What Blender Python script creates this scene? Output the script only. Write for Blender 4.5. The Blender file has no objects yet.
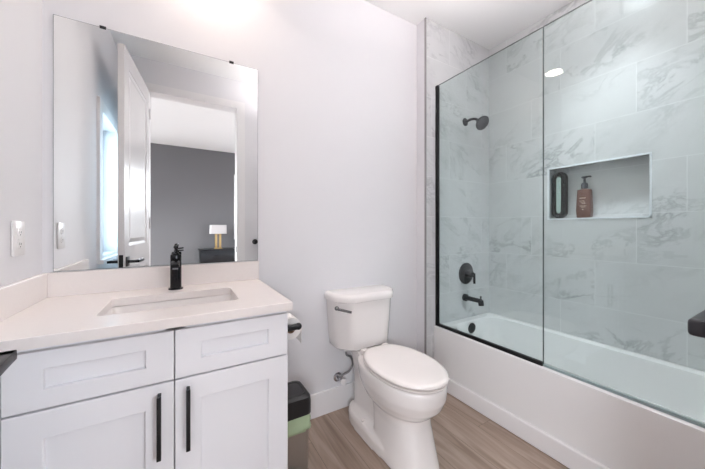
import bpy, bmesh, math, random
from mathutils import Vector, Matrix
C = bpy.context.scene.collection
S = bpy.context.scene
PI = math.pi
R = math.radians

# ---------------------------------------------------------------- camera
CAM_Y, CAM_Z = -1.65, 1.166
cam_d = bpy.data.cameras.new('camera')
cam = bpy.data.objects.new('camera', cam_d); C.objects.link(cam)
cam.location = (0, CAM_Y, CAM_Z)
cam.rotation_euler = (R(90), 0, -math.atan2(169.5, 287.5))
cam_d.sensor_fit = 'HORIZONTAL'; cam_d.sensor_width = 36
cam_d.lens = 287.5 * 36 / 705
cam_d.shift_y = -(228.0 - 234.5) / 705 * -1
cam_d.clip_start = 0.01
S.camera = cam

# ---------------------------------------------------------------- world, exposure
S.view_settings.view_transform = 'Standard'
S.view_settings.look = 'None'
S.view_settings.gamma = 1.0
S.view_settings.exposure = 0.18
W = bpy.data.worlds.new('world'); S.world = W; W.use_nodes = True
wn = W.node_tree.nodes; wl = W.node_tree.links
bgn = wn['Background']
bgn.inputs['Color'].default_value = (0.80, 0.92, 1.0, 1)
bgn.inputs['Strength'].default_value = 8.0
VANITY_W, SHOWER_FILL_W, BED_FILL_W, BOWL_FILL_W, FAR_FILL_W, SIDE_FILL_W = 1.5, 4.6, 3.0, 50.0, 72.0, 140.0  # all but the vanity value drive added fill lights
WARM = (1.0, 0.86, 0.74); NEUT = (1.0, 0.955, 0.945); COOL = (0.90, 0.95, 1.0)

# ---------------------------------------------------------------- materials
def s2l(c):
    return tuple(((v/255)/12.92 if v/255 <= 0.04045 else ((v/255+0.055)/1.055)**2.4) for v in c)

def mat(name, col, rough=0.5, metal=0.0, spec=0.5, bump=0.0, bscale=200, coat=0.0, var=0.0, vscale=6):
    m = bpy.data.materials.new(name); m.use_nodes = True
    n, l = m.node_tree.nodes, m.node_tree.links
    b = n['Principled BSDF']
    c = s2l(col)
    b.inputs['Base Color'].default_value = (*c, 1)
    b.inputs['Roughness'].default_value = rough
    b.inputs['Metallic'].default_value = metal
    b.inputs['Specular IOR Level'].default_value = spec
    b.inputs['Coat Weight'].default_value = coat
    geo = n.new('ShaderNodeNewGeometry')
    if var:
        t = n.new('ShaderNodeTexNoise'); t.inputs['Scale'].default_value = vscale
        l.new(geo.outputs['Position'], t.inputs['Vector'])
        mx = n.new('ShaderNodeMix'); mx.data_type = 'RGBA'
        mx.inputs[6].default_value = (*[v*(1-var) for v in c], 1)
        mx.inputs[7].default_value = (*[min(1, v*(1+var)) for v in c], 1)
        l.new(t.outputs['Fac'], mx.inputs[0]); l.new(mx.outputs[2], b.inputs['Base Color'])
    if bump:
        t = n.new('ShaderNodeTexNoise'); t.inputs['Scale'].default_value = bscale
        l.new(geo.outputs['Position'], t.inputs['Vector'])
        bp = n.new('ShaderNodeBump'); bp.inputs['Strength'].default_value = bump; bp.inputs['Distance'].default_value = 0.002
        l.new(t.outputs['Fac'], bp.inputs['Height']); l.new(bp.outputs['Normal'], b.inputs['Normal'])
    return m

def emit(name, col, strength):
    m = bpy.data.materials.new(name); m.use_nodes = True
    n, l = m.node_tree.nodes, m.node_tree.links
    n.clear()
    e = n.new('ShaderNodeEmission'); e.inputs[0].default_value = (*col, 1); e.inputs[1].default_value = strength
    o = n.new('ShaderNodeOutputMaterial'); l.new(e.outputs[0], o.inputs[0])
    return m

def glass(name, tint, ior=1.5):
    m = bpy.data.materials.new(name); m.use_nodes = True
    n, l = m.node_tree.nodes, m.node_tree.links
    n.clear()
    tr = n.new('ShaderNodeBsdfTransparent'); tr.inputs[0].default_value = (*tint, 1)
    gl = n.new('ShaderNodeBsdfGlossy'); gl.inputs['Roughness'].default_value = 0.0
    lw = n.new('ShaderNodeLayerWeight'); lw.inputs[0].default_value = 0.5      # Schlick reflectance, same from both faces
    M = nodes_math(n, l); f0 = ((ior-1)/(ior+1))**2
    fac = M('ADD', f0, M('MULTIPLY', M('POWER', lw.outputs['Facing'], 5.0), 1-f0))
    mx = n.new('ShaderNodeMixShader'); o = n.new('ShaderNodeOutputMaterial')
    l.new(fac, mx.inputs[0]); l.new(tr.outputs[0], mx.inputs[1]); l.new(gl.outputs[0], mx.inputs[2])
    l.new(mx.outputs[0], o.inputs[0])
    return m

def nodes_math(n, l):
    def M(op, a, b=None, c=None):
        x = n.new('ShaderNodeMath'); x.operation = op
        for i, v in enumerate((a, b, c)):
            if v is None: continue
            if isinstance(v, (int, float)): x.inputs[i].default_value = v
            else: l.new(v, x.inputs[i])
        return x.outputs[0]
    return M

def marble_tile(name, along, base=(212, 212, 213)):
    """large rectangular marble-look tile; 'along' is the horizontal axis of the wall"""
    m = bpy.data.materials.new(name); m.use_nodes = True
    n, l = m.node_tree.nodes, m.node_tree.links
    b = n['Principled BSDF']; M = nodes_math(n, l)
    geo = n.new('ShaderNodeNewGeometry'); sx = n.new('ShaderNodeSeparateXYZ'); l.new(geo.outputs['Position'], sx.inputs[0])
    h = sx.outputs['Y' if along == 'y' else 'X']; z = sx.outputs['Z']
    RH, TL = 0.2965, 0.593
    zz = M('DIVIDE', M('SUBTRACT', z, 0.66), RH)
    row = M('FLOOR', zz)
    fz = M('SUBTRACT', zz, row)
    off = (-0.843) if along == 'y' else 1.80
    hh = M('DIVIDE', M('SUBTRACT', M('ADD', h, M('MULTIPLY', row, TL/3)), off), TL)
    col = M('FLOOR', hh); fh = M('SUBTRACT', hh, col)
    dz = M('MULTIPLY', M('MINIMUM', fz, M('SUBTRACT', 1.0, fz)), RH)
    dh = M('MULTIPLY', M('MINIMUM', fh, M('SUBTRACT', 1.0, fh)), TL)
    d = M('MINIMUM', dz, dh)
    grout = M('LESS_THAN', d, 0.0020)
    # per-tile vein offset
    cid = n.new('ShaderNodeCombineXYZ'); l.new(row, cid.inputs[0]); l.new(col, cid.inputs[1]); cid.inputs[2].default_value = 3.0 if along == 'y' else 9.0
    wn_ = n.new('ShaderNodeTexWhiteNoise'); wn_.noise_dimensions = '3D'; l.new(cid.outputs[0], wn_.inputs['Vector'])
    sc = n.new('ShaderNodeVectorMath'); sc.operation = 'SCALE'; sc.inputs['Scale'].default_value = 7.0
    l.new(wn_.outputs['Color'], sc.inputs[0])
    # diagonal flow
    cv = n.new('ShaderNodeCombineXYZ')
    l.new(M('ADD', M('MULTIPLY', h, 0.85), M('MULTIPLY', z, -0.40)), cv.inputs[0])
    l.new(M('ADD', M('MULTIPLY', z, 1.5), M('MULTIPLY', h, 0.8)), cv.inputs[1])
    ad = n.new('ShaderNodeVectorMath'); ad.operation = 'ADD'
    l.new(cv.outputs[0], ad.inputs[0]); l.new(sc.outputs[0], ad.inputs[1])
    def noise(scale, detail, rough, dist):
        t = n.new('ShaderNodeTexNoise'); t.inputs['Scale'].default_value = scale; t.inputs['Detail'].default_value = detail
        t.inputs['Roughness'].default_value = rough; t.inputs['Distortion'].default_value = dist
        l.new(ad.outputs[0], t.inputs['Vector']); return t.outputs['Fac']
    ridge = M('ABSOLUTE', M('SUBTRACT', noise(3.4, 10, 0.68, 0.6), 0.5))
    vein = M('SUBTRACT', 1.0, M('SMOOTH_MIN', M('MULTIPLY', ridge, 26.0), 1.0, 0.2))
    vein = M('MAXIMUM', vein, 0.0)
    patch = n.new('ShaderNodeMapRange'); l.new(noise(2.0, 3, 0.5, 0.3), patch.inputs[0])
    patch.inputs[1].default_value = 0.46; patch.inputs[2].default_value = 0.74
    veinm = M('MULTIPLY', vein, patch.outputs[0])
    cloud = M('MULTIPLY', M('SUBTRACT', noise(3.0, 4, 0.55, 0.4), 0.5), 0.45)
    fac = M('ADD', M('MULTIPLY', veinm, 0.56), M('MAXIMUM', cloud, 0.0))
    ramp = n.new('ShaderNodeMix'); ramp.data_type = 'RGBA'
    ramp.inputs[6].default_value = (*s2l(base), 1); ramp.inputs[7].default_value = (*s2l((118, 120, 124)), 1)
    l.new(fac, ramp.inputs[0])
    g = n.new('ShaderNodeMix'); g.data_type = 'RGBA'; g.inputs[7].default_value = (*s2l((232, 232, 232)), 1)
    l.new(M('MULTIPLY', grout, 0.6), g.inputs[0]); l.new(ramp.outputs[2], g.inputs[6])
    l.new(g.outputs[2], b.inputs['Base Color'])
    b.inputs['Roughness'].default_value = 0.22
    b.inputs['Specular IOR Level'].default_value = 0.35
    bp = n.new('ShaderNodeBump'); bp.inputs['Strength'].default_value = 0.25; bp.inputs['Distance'].default_value = 0.001; bp.invert = True
    l.new(grout, bp.inputs['Height']); l.new(bp.outputs['Normal'], b.inputs['Normal'])
    return m

def wood_floor(name):
    m = bpy.data.materials.new(name); m.use_nodes = True
    n, l = m.node_tree.nodes, m.node_tree.links
    b = n['Principled BSDF']; M = nodes_math(n, l)
    geo = n.new('ShaderNodeNewGeometry'); sx = n.new('ShaderNodeSeparateXYZ'); l.new(geo.outputs['Position'], sx.inputs[0])
    x, y = sx.outputs['X'], sx.outputs['Y']
    PW, PL = 0.178, 1.22
    xx = M('DIVIDE', M('ADD', x, 0.11), PW); r = M('FLOOR', xx); fx = M('SUBTRACT', xx, r)
    yy = M('DIVIDE', M('ADD', y, M('MULTIPLY', r, 0.47)), PL); c = M('FLOOR', yy); fy = M('SUBTRACT', yy, c)
    d = M('MINIMUM', M('MULTIPLY', M('MINIMUM', fx, M('SUBTRACT', 1.0, fx)), PW), M('MULTIPLY', M('MINIMUM', fy, M('SUBTRACT', 1.0, fy)), PL))
    seam = M('LESS_THAN', d, 0.0012)
    cid = n.new('ShaderNodeCombineXYZ'); l.new(r, cid.inputs[0]); l.new(c, cid.inputs[1])
    wt = n.new('ShaderNodeTexWhiteNoise'); l.new(cid.outputs[0], wt.inputs['Vector'])
    v = n.new('ShaderNodeCombineXYZ')
    l.new(M('MULTIPLY', x, 22.0), v.inputs[0]); l.new(M('MULTIPLY', y, 1.6), v.inputs[1]); l.new(M('MULTIPLY', wt.outputs['Value'], 40.0), v.inputs[2])
    t = n.new('ShaderNodeTexNoise'); t.inputs['Scale'].default_value = 1.0; t.inputs['Detail'].default_value = 6; t.inputs['Distortion'].default_value = 1.2
    l.new(v.outputs[0], t.inputs['Vector'])
    v2 = n.new('ShaderNodeCombineXYZ')
    l.new(M('MULTIPLY', x, 120.0), v2.inputs[0]); l.new(M('MULTIPLY', y, 5.0), v2.inputs[1]); l.new(M('MULTIPLY', wt.outputs['Value'], 40.0), v2.inputs[2])
    t2 = n.new('ShaderNodeTexNoise'); t2.inputs['Scale'].default_value = 1.0; t2.inputs['Detail'].default_value = 3
    l.new(v2.outputs[0], t2.inputs['Vector'])
    cr = n.new('ShaderNodeValToRGB'); l.new(t.outputs['Fac'], cr.inputs[0])
    e = cr.color_ramp.elements
    e[0].position = 0.30; e[0].color = (*s2l((134, 115, 103)), 1)
    e[1].position = 0.70; e[1].color = (*s2l((172, 153, 140)), 1)
    k = e.new(0.5); k.color = (*s2l((155, 136, 123)), 1)
    tone = M('ADD', M('ADD', 0.80, M('MULTIPLY', wt.outputs['Value'], 0.26)), M('MULTIPLY', t2.outputs['Fac'], 0.16))
    tone = M('MULTIPLY', tone, M('SUBTRACT', 1.0, M('MULTIPLY', seam, 0.45)))
    vm = n.new('ShaderNodeVectorMath'); vm.operation = 'SCALE'; l.new(cr.outputs[0], vm.inputs[0]); l.new(tone, vm.inputs['Scale'])
    l.new(vm.outputs[0], b.inputs['Base Color'])
    b.inputs['Roughness'].default_value = 0.42; b.inputs['Specular IOR Level'].default_value = 0.4
    return m

paint = mat('white wall paint', (229, 227, 230), 0.62, bump=0.06, bscale=260)
ceilm = mat('ceiling paint', (247, 246, 246), 0.75, bump=0.05, bscale=200)
trimm = mat('white trim paint', (238, 235, 236), 0.4)
cabm = mat('white cabinet lacquer', (241, 240, 244), 0.38)
quartz = mat('white quartz', (240, 232, 229), 0.22, var=0.02, vscale=90)
ceramic = mat('white ceramic', (236, 230, 228), 0.10, coat=0.4)
seatm = mat('white plastic seat', (240, 232, 229), 0.2)
tubm = mat('tub enamel', (238, 236, 236), 0.14, coat=0.3)
blackm = mat('matte black metal', (28, 29, 33), 0.32, metal=0.3)
satin2 = mat('dark nickel', (120, 120, 122), 0.25, metal=0.95)
satin = mat('satin dark metal', (62, 62, 65), 0.3, metal=0.85)
gunm = mat('polished black metal', (40, 40, 43), 0.16, metal=0.7)
blackp = mat('black plastic', (24, 24, 26), 0.35)
frame_b = mat('black aluminium', (14, 14, 16), 0.4, metal=0.2)
chrome = mat('chrome', (200, 200, 204), 0.12, metal=1.0)
braid = mat('braided steel', (150, 150, 152), 0.35, metal=0.9, bump=0.6, bscale=900)
steel = mat('brushed steel', (176, 170, 164), 0.34, metal=0.85, bump=0.15, bscale=500)
green = mat('translucent green liner', (168, 186, 152), 0.35)
paper = mat('toilet paper', (240, 236, 234), 0.9, bump=0.3, bscale=150)
cardb = mat('cardboard tube', (150, 122, 96), 0.9, var=0.06)
wpl = mat('white plastic plate', (236, 232, 232), 0.3)
dark = mat('dark slot', (50, 48, 50), 0.6)
brown = mat('brown bottle plastic', (104, 68, 56), 0.35, var=0.04)
pale = mat('pale print', (226, 206, 194), 0.5)
pump = mat('dark grey pump plastic', (44, 47, 54), 0.35)
niche_tr = mat('white edge trim', (236, 238, 242), 0.3)
edge_tr = mat('grey metal tile edge', (160, 156, 156), 0.35, metal=0.6)
sealm = mat('clear door seal', (150, 165, 165), 0.3)
tile_y = marble_tile('marble tile right', 'y')
tile_x = marble_tile('marble tile end', 'x')
floorm = wood_floor('wood plank floor')
greyw = mat('grey accent paint', (112, 111, 113), 0.7, bump=0.05, bscale=200)
navy = mat('dark navy lacquer', (13, 17, 24), 0.4, var=0.05)
gold = mat('brass lamp', (200, 172, 122), 0.35, metal=0.8)
shade = mat('white lamp shade', (196, 192, 192), 0.8)
shower_glass = glass('shower glass', (0.90, 0.943, 0.937))
win_glass = glass('window glass', (0.86, 0.95, 0.98))
glass_edge = mat('green glass edge', (92, 98, 98), 0.2)
mirror_m = mat('silver mirror', (244, 246, 246), 0.0, metal=1.0)
mirror_b = mat('mirror grey edge', (120, 124, 126), 0.3, metal=0.5)
doorm = mat('door paint', (232, 229, 230), 0.25)

# ---------------------------------------------------------------- mesh helpers
def box(bm, x0, x1, y0, y1, z0, z1, bev=0.0, seg=2):
    t = bmesh.new()
    bmesh.ops.create_cube(t, size=1)
    for v in t.verts:
        v.co = Vector(((x0+x1)/2 + v.co.x*(x1-x0), (y0+y1)/2 + v.co.y*(y1-y0), (z0+z1)/2 + v.co.z*(z1-z0)))
    if bev:
        bmesh.ops.bevel(t, geom=t.edges[:], offset=bev, segments=seg, affect='EDGES', profile=0.5)
    join(bm, t)

def join(bm, t, M=None):
    me = bpy.data.meshes.new('tmp'); t.to_mesh(me); t.free()
    if M is not None: me.transform(M)
    bm.from_mesh(me); bpy.data.meshes.remove(me)

def loft(bm, loops, cap=True):
    rows = [[bm.verts.new(p) for p in lp] for lp in loops]
    n = len(rows[0])
    for a, b in zip(rows, rows[1:]):
        for i in range(n):
            j = (i+1) % n
            bm.faces.new((a[i], a[j], b[j], b[i]))
    if cap:
        bm.faces.new(list(reversed(rows[0]))); bm.faces.new(rows[-1])

def ring(c, axis, r, n=28, phase=0):
    ax = Vector(axis).normalized()
    u = ax.orthogonal().normalized() if abs(ax.z) > 0.999 or abs(ax.z) > 1e-6 and abs(ax.x) + abs(ax.y) < 1e-6 else Vector((0, 0, 1)).cross(ax).normalized()
    if u.length < 1e-6: u = Vector((1, 0, 0))
    v = ax.cross(u)
    c = Vector(c)
    return [c + r*(math.cos(phase + 2*PI*i/n)*u + math.sin(phase + 2*PI*i/n)*v) for i in range(n)]

def turned(bm, c, axis, prof, n=32):
    """profile = [(distance along the axis, radius), ...]"""
    ax = Vector(axis).normalized(); c = Vector(c)
    loft(bm, [ring(c + ax*d, ax, max(r, 1e-4), n) for d, r in prof])

def tube(bm, pts, r, n=14, smooth=4):
    pts = [Vector(p) for p in pts]
    if smooth and len(pts) > 2:
        out = []
        P = [pts[0]*2-pts[1]] + pts + [pts[-1]*2-pts[-2]]
        for i in range(1, len(P)-2):
            for k in range(smooth):
                t = k/smooth
                p0, p1, p2, p3 = P[i-1:i+3]
                out.append(0.5*((2*p1)+(-p0+p2)*t+(2*p0-5*p1+4*p2-p3)*t*t+(-p0+3*p1-3*p2+p3)*t**3))
        out.append(pts[-1]); pts = out
    rows = []; u = None
    for i, p in enumerate(pts):
        d = (pts[min(i+1, len(pts)-1)] - pts[max(i-1, 0)]).normalized()
        if u is None: u = d.orthogonal().normalized()
        u = (u - d*u.dot(d)).normalized(); v = d.cross(u)
        rr = r[i*len(r)//len(pts)] if isinstance(r, (list, tuple)) else r
        rows.append([p + rr*(math.cos(2*PI*k/n)*u + math.sin(2*PI*k/n)*v) for k in range(n)])
    loft(bm, rows)

def ball(bm, c, r, sx=1, sy=1, sz=1):
    t = bmesh.new(); bmesh.ops.create_uvsphere(t, u_segments=24, v_segments=14, radius=r)
    join(bm, t, Matrix.Translation(c) @ Matrix.Diagonal((sx, sy, sz, 1)))

def rrect(x0, x1, y0, y1, r, n=6):
    """rounded rectangle outline, anticlockwise, as (a, b) pairs"""
    out = []
    for cx, cy, a0 in ((x1-r, y1-r, 0), (x0+r, y1-r, 90), (x0+r, y0+r, 180), (x1-r, y0+r, 270)):
        for k in range(n+1):
            a = R(a0 + 90*k/n); out.append((cx + r*math.cos(a), cy + r*math.sin(a)))
    return out

def mk(name, bm, m, parent=None, smooth=35, local=False):
    """link a bmesh as one object; world-space coordinates unless local"""
    bmesh.ops.remove_doubles(bm, verts=bm.verts[:], dist=1e-6)
    bmesh.ops.recalc_face_normals(bm, faces=bm.faces[:])
    me = bpy.data.meshes.new(name); bm.to_mesh(me); bm.free()
    o = bpy.data.objects.new(name, me); C.objects.link(o)
    if m is not None: me.materials.append(m)
    if parent is not None:
        o.parent = parent
        if not local:
            w = Vector((0, 0, 0)); p = parent
            while p is not None: w += p.location; p = p.parent
            me.transform(Matrix.Translation(-w))
    if smooth:
        for p in me.polygons: p.use_smooth = True
        try: me.set_sharp_from_angle(angle=R(smooth))
        except Exception: pass
    return o

def rebase(o):
    """put a single-mesh thing's origin at its base centre"""
    vs = [v.co for v in o.data.vertices]
    c = Vector((sum(v.x for v in vs)/len(vs), sum(v.y for v in vs)/len(vs), min(v.z for v in vs)))
    o.data.transform(Matrix.Translation(-c)); o.location = c

def thing(name, label, cat, loc=(0, 0, 0), group=None, rz=0):
    o = bpy.data.objects.new(name, None); C.objects.link(o); o.empty_display_size = 0.05
    o.location = loc; o.rotation_euler = (0, 0, rz); o['label'] = label; o['category'] = cat
    if group: o['group'] = group
    return o

def tag(o, label, cat, group=None):
    o['label'] = label; o['category'] = cat
    if group: o['group'] = group
    rebase(o)
    return o

def struct(name, bm, m, smooth=0):
    o = mk(name, bm, m, smooth=smooth); o['kind'] = 'structure'; return o

def B(*a, **k):
    bm = bmesh.new(); box(bm, *a, **k); return bm

# ---------------------------------------------------------------- room shell
XL, XR, YW, ZC = -0.494, 2.30, -1.59, 2.72     # left wall, tiled right wall, door wall, ceiling
YT = -0.095                                      # tiled face of the shower end wall
XA = 1.628                                       # tub apron
XE = 1.545                                       # where the shower end wall steps out

struct('floor', B(-2.2, 2.6, -5.0, 0.1, -0.1, 0.0), floorm)
struct('ceiling', B(-2.2, 2.6, -5.0, 0.1, ZC, ZC+0.1), ceilm)
struct('wall_back', B(XL-0.12, 2.45, 0.0, 0.12, 0.0, ZC), paint)

# left wall with the window opening
WY0, WY1, WZ0, WZ1 = -1.46, -0.945, 0.97, 1.97
bm = bmesh.new()
box(bm, XL-0.14, XL, WY1, 0.0, 0, ZC); box(bm, XL-0.14, XL, YW-0.12, WY0, 0, ZC)
box(bm, XL-0.14, XL, WY0, WY1, 0, WZ0); box(bm, XL-0.14, XL, WY0, WY1, WZ1, ZC)
struct('wall_left', bm, paint)

# shower end wall: painted body, tiled face, metal edge
struct('wall_end', B(XE, XR+0.1, YT+0.008, 0.0, 0, ZC), paint)
struct('trim_1', B(XE-0.003, XE+0.006, YT-0.002, YT+0.010, 0, ZC), edge_tr)
struct('wall_end_tile', B(XE+0.006, XR, YT, YT+0.008, 0, ZC), tile_x)

# right wall with the niche
NY0, NY1, NZ0, NZ1, ND = -1.106, -0.562, 1.225, 1.600, 0.09
bm = bmesh.new()
box(bm, XR, XR+0.15, NY1, 0.0, 0, ZC); box(bm, XR, XR+0.15, YW-0.12, NY0, 0, ZC)
box(bm, XR, XR+0.15, NY0, NY1, 0, NZ0); box(bm, XR, XR+0.15, NY0, NY1, NZ1, ZC)
box(bm, XR+ND, XR+0.15, NY0, NY1, NZ0, NZ1)
struct('wall_right', bm, tile_y)
bm = bmesh.new(); t = 0.010
box(bm, XR-0.003, XR+ND, NY0, NY1, NZ0, NZ0+t); box(bm, XR-0.003, XR+0.012, NY0, NY1, NZ1-t, NZ1)
box(bm, XR-0.003, XR+0.012, NY0, NY0+t, NZ0, NZ1); box(bm, XR-0.003, XR+0.012, NY1-t, NY1, NZ0, NZ1)
struct('trim_2', bm, niche_tr)

# door wall (the camera stands in its doorway)
DX0, DX1, DZ = -0.272, 0.492, 2.425
bm = bmesh.new()
box(bm, XL-0.14, DX0, YW-0.12, YW, 0, ZC); box(bm, DX1, XR+0.15, YW-0.12, YW, 0, ZC); box(bm, DX0, DX1, YW-0.12, YW, DZ, ZC)
struct('wall_door', bm, paint)
bm = bmesh.new()
jt = 0.012
box(bm, DX0, DX0+0.004, YW-0.13, YW+jt, 0, DZ-0.004); box(bm, DX1-0.004, DX1, YW-0.13, YW+jt, 0, DZ-0.004); box(bm, DX0, DX1, YW-0.13, YW+jt, DZ-0.004, DZ)
for yy0, yy1 in ((YW, YW+jt), (YW-0.132, YW-0.12)):
    box(bm, DX0-0.075, DX0, yy0, yy1, 0, DZ+0.07); box(bm, DX1, DX1+0.075, yy0, yy1, 0, DZ+0.07); box(bm, DX0, DX1, yy0, yy1, DZ, DZ+0.07)
struct('trim_3', bm, trimm)

# bedroom beyond the doorway, seen in the mirror
struct('wall_bedroom_far', B(-2.2, 2.6, -4.87, -4.75, 0, ZC), greyw)
struct('wall_bedroom_left', B(-2.2, -2.1, -4.75, YW-0.12, 0, ZC), paint)
struct('wall_bedroom_right', B(2.5, 2.6, -4.75, YW-0.12, 0, ZC), paint)
struct('wall_bedroom_near', B(-2.1, XL-0.14, YW-0.14, YW-0.10, 0, ZC), paint)

# baseboards
def base_profile(bm, x0, x1, y0, y1, h):
    box(bm, x0, x1, y0, y1, 0, h, bev=0.003)
BH = 0.145
struct('baseboard_back', B(0.352, XE, -0.016, 0.0, 0, BH, bev=0.003), trimm)
struct('baseboard_end', B(XE-0.016, XE, YT+0.008, -0.016, 0, BH, bev=0.003), trimm)
struct('baseboard_tub', B(XA-0.020, XA, YW, YT, 0, 0.105, bev=0.008, seg=3), trimm)
struct('baseboard_left', B(XL, XL+0.014, YW, -0.60, 0, BH, bev=0.003), trimm)
struct('baseboard_door', B(DX1+0.076, XA-0.014, YW, YW+0.014, 0, BH, bev=0.003), trimm)

# window in the left wall (seen in the mirror)
bm = bmesh.new(); cw = 0.075
box(bm, XL, XL+0.018, WY1, WY1+cw, WZ0-0.02, WZ1+cw); box(bm, XL, XL+0.018, WY0-cw, WY0, WZ0-0.02, WZ1+cw)
box(bm, XL, XL+0.018, WY0, WY1, WZ1, WZ1+cw); box(bm, XL, XL+0.035, WY0-cw, WY1+cw, WZ0-0.045, WZ0-0.02)
struct('trim_4', bm, trimm)
bm = bmesh.new(); xo = XL-0.105
for a in ((WY0, WY0+0.045, WZ0, WZ1), (WY1-0.045, WY1, WZ0, WZ1), (WY0, WY1, WZ0, WZ0+0.045), (WY0, WY1, WZ1-0.045, WZ1), (WY0, WY1, 1.45, 1.485)):
    box(bm, xo-0.02, xo+0.025, *a)
wf = struct('window_1', bm, trimm)
pn = mk('pane', B(xo-0.003, xo+0.003, WY0+0.04, WY1-0.04, WZ0+0.04, WZ1-0.04), win_glass, wf)

# ---------------------------------------------------------------- ceiling lamps and added fill lights
def downlight(x, y, r, watts, col, label, estr, spread=170):
    tt = thing('recessed_downlight', label, 'ceiling light', (x, y, ZC), 'recessed ceiling lights')
    bm = bmesh.new(); turned(bm, (x, y, ZC), (0, 0, -1), [(0, r+0.018), (0.004, r+0.018), (0.006, r+0.010), (0.006, r)], 40)
    mk('trim_ring', bm, trimm, tt)
    bm = bmesh.new(); turned(bm, (x, y, ZC-0.0062), (0, 0, -1), [(0, r-0.002), (0.0015, r-0.004)], 40)
    mk('diffuser', bm, emit('lamp diffuser', col, estr), tt)
    ld = bpy.data.lights.new('downlight_bulb', 'AREA'); ld.shape = 'DISK'; ld.size = 2*r; ld.energy = watts; ld.color = col; ld.spread = R(spread)
    lo = bpy.data.objects.new('downlight_bulb', ld); C.objects.link(lo); lo.parent = tt; lo.location = (0, 0, -0.012)
downlight(0.12, -0.20, 0.075, VANITY_W, WARM, 'recessed ceiling downlight above the vanity basin', 30, 120)
downlight(1.90, -0.95, 0.075, SHOWER_FILL_W, COOL, 'added recessed fill downlight above the bathtub, unseen', 20, 85)  # added unseen lamp to brighten tub and tile
tt = thing('bedroom_fill_lamp', 'unseen flush round lamp added in the bedroom as fill light', 'ceiling light', (1.6, -2.9, ZC))  # added out of view, fills the room through the doorway
bm = bmesh.new(); turned(bm, (1.6, -2.9, ZC), (0, 0, -1), [(0, 0.24), (0.03, 0.24), (0.03, 0.22)], 40); mk('canopy', bm, trimm, tt)
bm = bmesh.new(); turned(bm, (1.6, -2.9, ZC-0.03), (0, 0, -1), [(0, 0.22), (0.03, 0.20), (0.05, 0.12), (0.055, 0.02)], 40); mk('diffuser', bm, emit('bedroom fill diffuser', NEUT, 2), tt)
ld = bpy.data.lights.new('bedroom_fill_bulb', 'AREA'); ld.shape = 'DISK'; ld.size = 0.44; ld.energy = BED_FILL_W; ld.color = NEUT
lo = bpy.data.objects.new('bedroom_fill_bulb', ld); C.objects.link(lo); lo.parent = tt; lo.location = (0, 0, -0.10)

fill_pane = emit('fill light pane', (0.85, 0.93, 1.0), 2.0)  # glow for the panes of the added bedroom windows
# two added windows, unseen beside the mirror's view, sending fill through the doorway
for k, (wx0, wx1) in enumerate(((-2.0, -0.75), (0.98, 2.2))):
    bm = bmesh.new(); wy = -4.75
    for a in ((wx0-0.07, wx0, 0.93, 2.27), (wx1, wx1+0.07, 0.93, 2.27), (wx0, wx1, 0.93, 1.0), (wx0, wx1, 2.2, 2.27), (wx0, wx1, 1.58, 1.62)): box(bm, a[0], a[1], wy, wy+0.03, a[2], a[3])
    wo = struct('window_%d' % (k+2), bm, trimm)
    mk('pane', B(wx0, wx1, wy+0.002, wy+0.008, 1.0, 2.2), fill_pane, wo)
    ld = bpy.data.lights.new('bedroom_fill', 'AREA'); ld.shape = 'RECTANGLE'; ld.size = wx1-wx0; ld.size_y = 1.2; ld.energy = FAR_FILL_W; ld.spread = R(115); ld.color = (0.90, 0.95, 1.0)
    lo = bpy.data.objects.new('bedroom_fill', ld); C.objects.link(lo); lo.location = ((wx0+wx1)/2, wy+0.02, 1.6); lo.rotation_euler = (R(60), 0, 0)
bm = bmesh.new()
for a in ((-4.0, -3.93, 0.6, 2.3), (-2.27, -2.2, 0.6, 2.3), (-4.0, -2.2, 0.6, 0.67), (-4.0, -2.2, 2.23, 2.3), (-3.13, -3.07, 0.6, 2.3)): box(bm, -2.1, -2.06, *a)
wo = struct('window_4', bm, trimm)  # added unseen window, its light fills the tub side
mk('pane', B(-2.098, -2.092, -3.93, -2.27, 0.67, 2.23), fill_pane, wo)
ld = bpy.data.lights.new('bedroom_fill', 'AREA'); ld.shape = 'RECTANGLE'; ld.size = 1.55; ld.size_y = 1.65; ld.energy = SIDE_FILL_W; ld.spread = R(115); ld.color = (0.90, 0.95, 1.0)
lo = bpy.data.objects.new('bedroom_fill', ld); C.objects.link(lo); lo.location = (-2.05, -3.1, 1.45); lo.rotation_euler = (0, R(-48), 0)
# added uplight bowl for ambient bounce, unseen above and right of the camera
gx, gy, gz = 1.20, -1.03, 2.20
tt = thing('fill_bowl_lamp', 'unseen white uplight bowl added for ambient light in front of the bathtub', 'ceiling light', (gx, gy, ZC))
bm = bmesh.new(); turned(bm, (gx, gy, ZC), (0, 0, -1), [(0, 0.06), (0.02, 0.055), (0.025, 0.008), (ZC-gz+0.02, 0.008), (ZC-gz+0.03, 0.016), (ZC-gz+0.045, 0.004)], 30); mk('stem', bm, blackm, tt)
bm = bmesh.new(); turned(bm, (gx, gy, gz), (0, 0, 1), [(-0.012, 0.01), (-0.008, 0.05), (0.015, 0.085), (0.090, 0.125), (0.091, 0.120), (0.020, 0.080), (0.0, 0.05), (-0.004, 0.01)], 40); mk('bowl', bm, trimm, tt)
ld = bpy.data.lights.new('bowl_fill_bulb', 'POINT'); ld.shadow_soft_size = 0.04; ld.energy = BOWL_FILL_W; ld.color = NEUT
lo = bpy.data.objects.new('bowl_fill_bulb', ld); C.objects.link(lo); lo.parent = tt; lo.location = (0.03, 0.02, gz+0.040-ZC)

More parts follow.
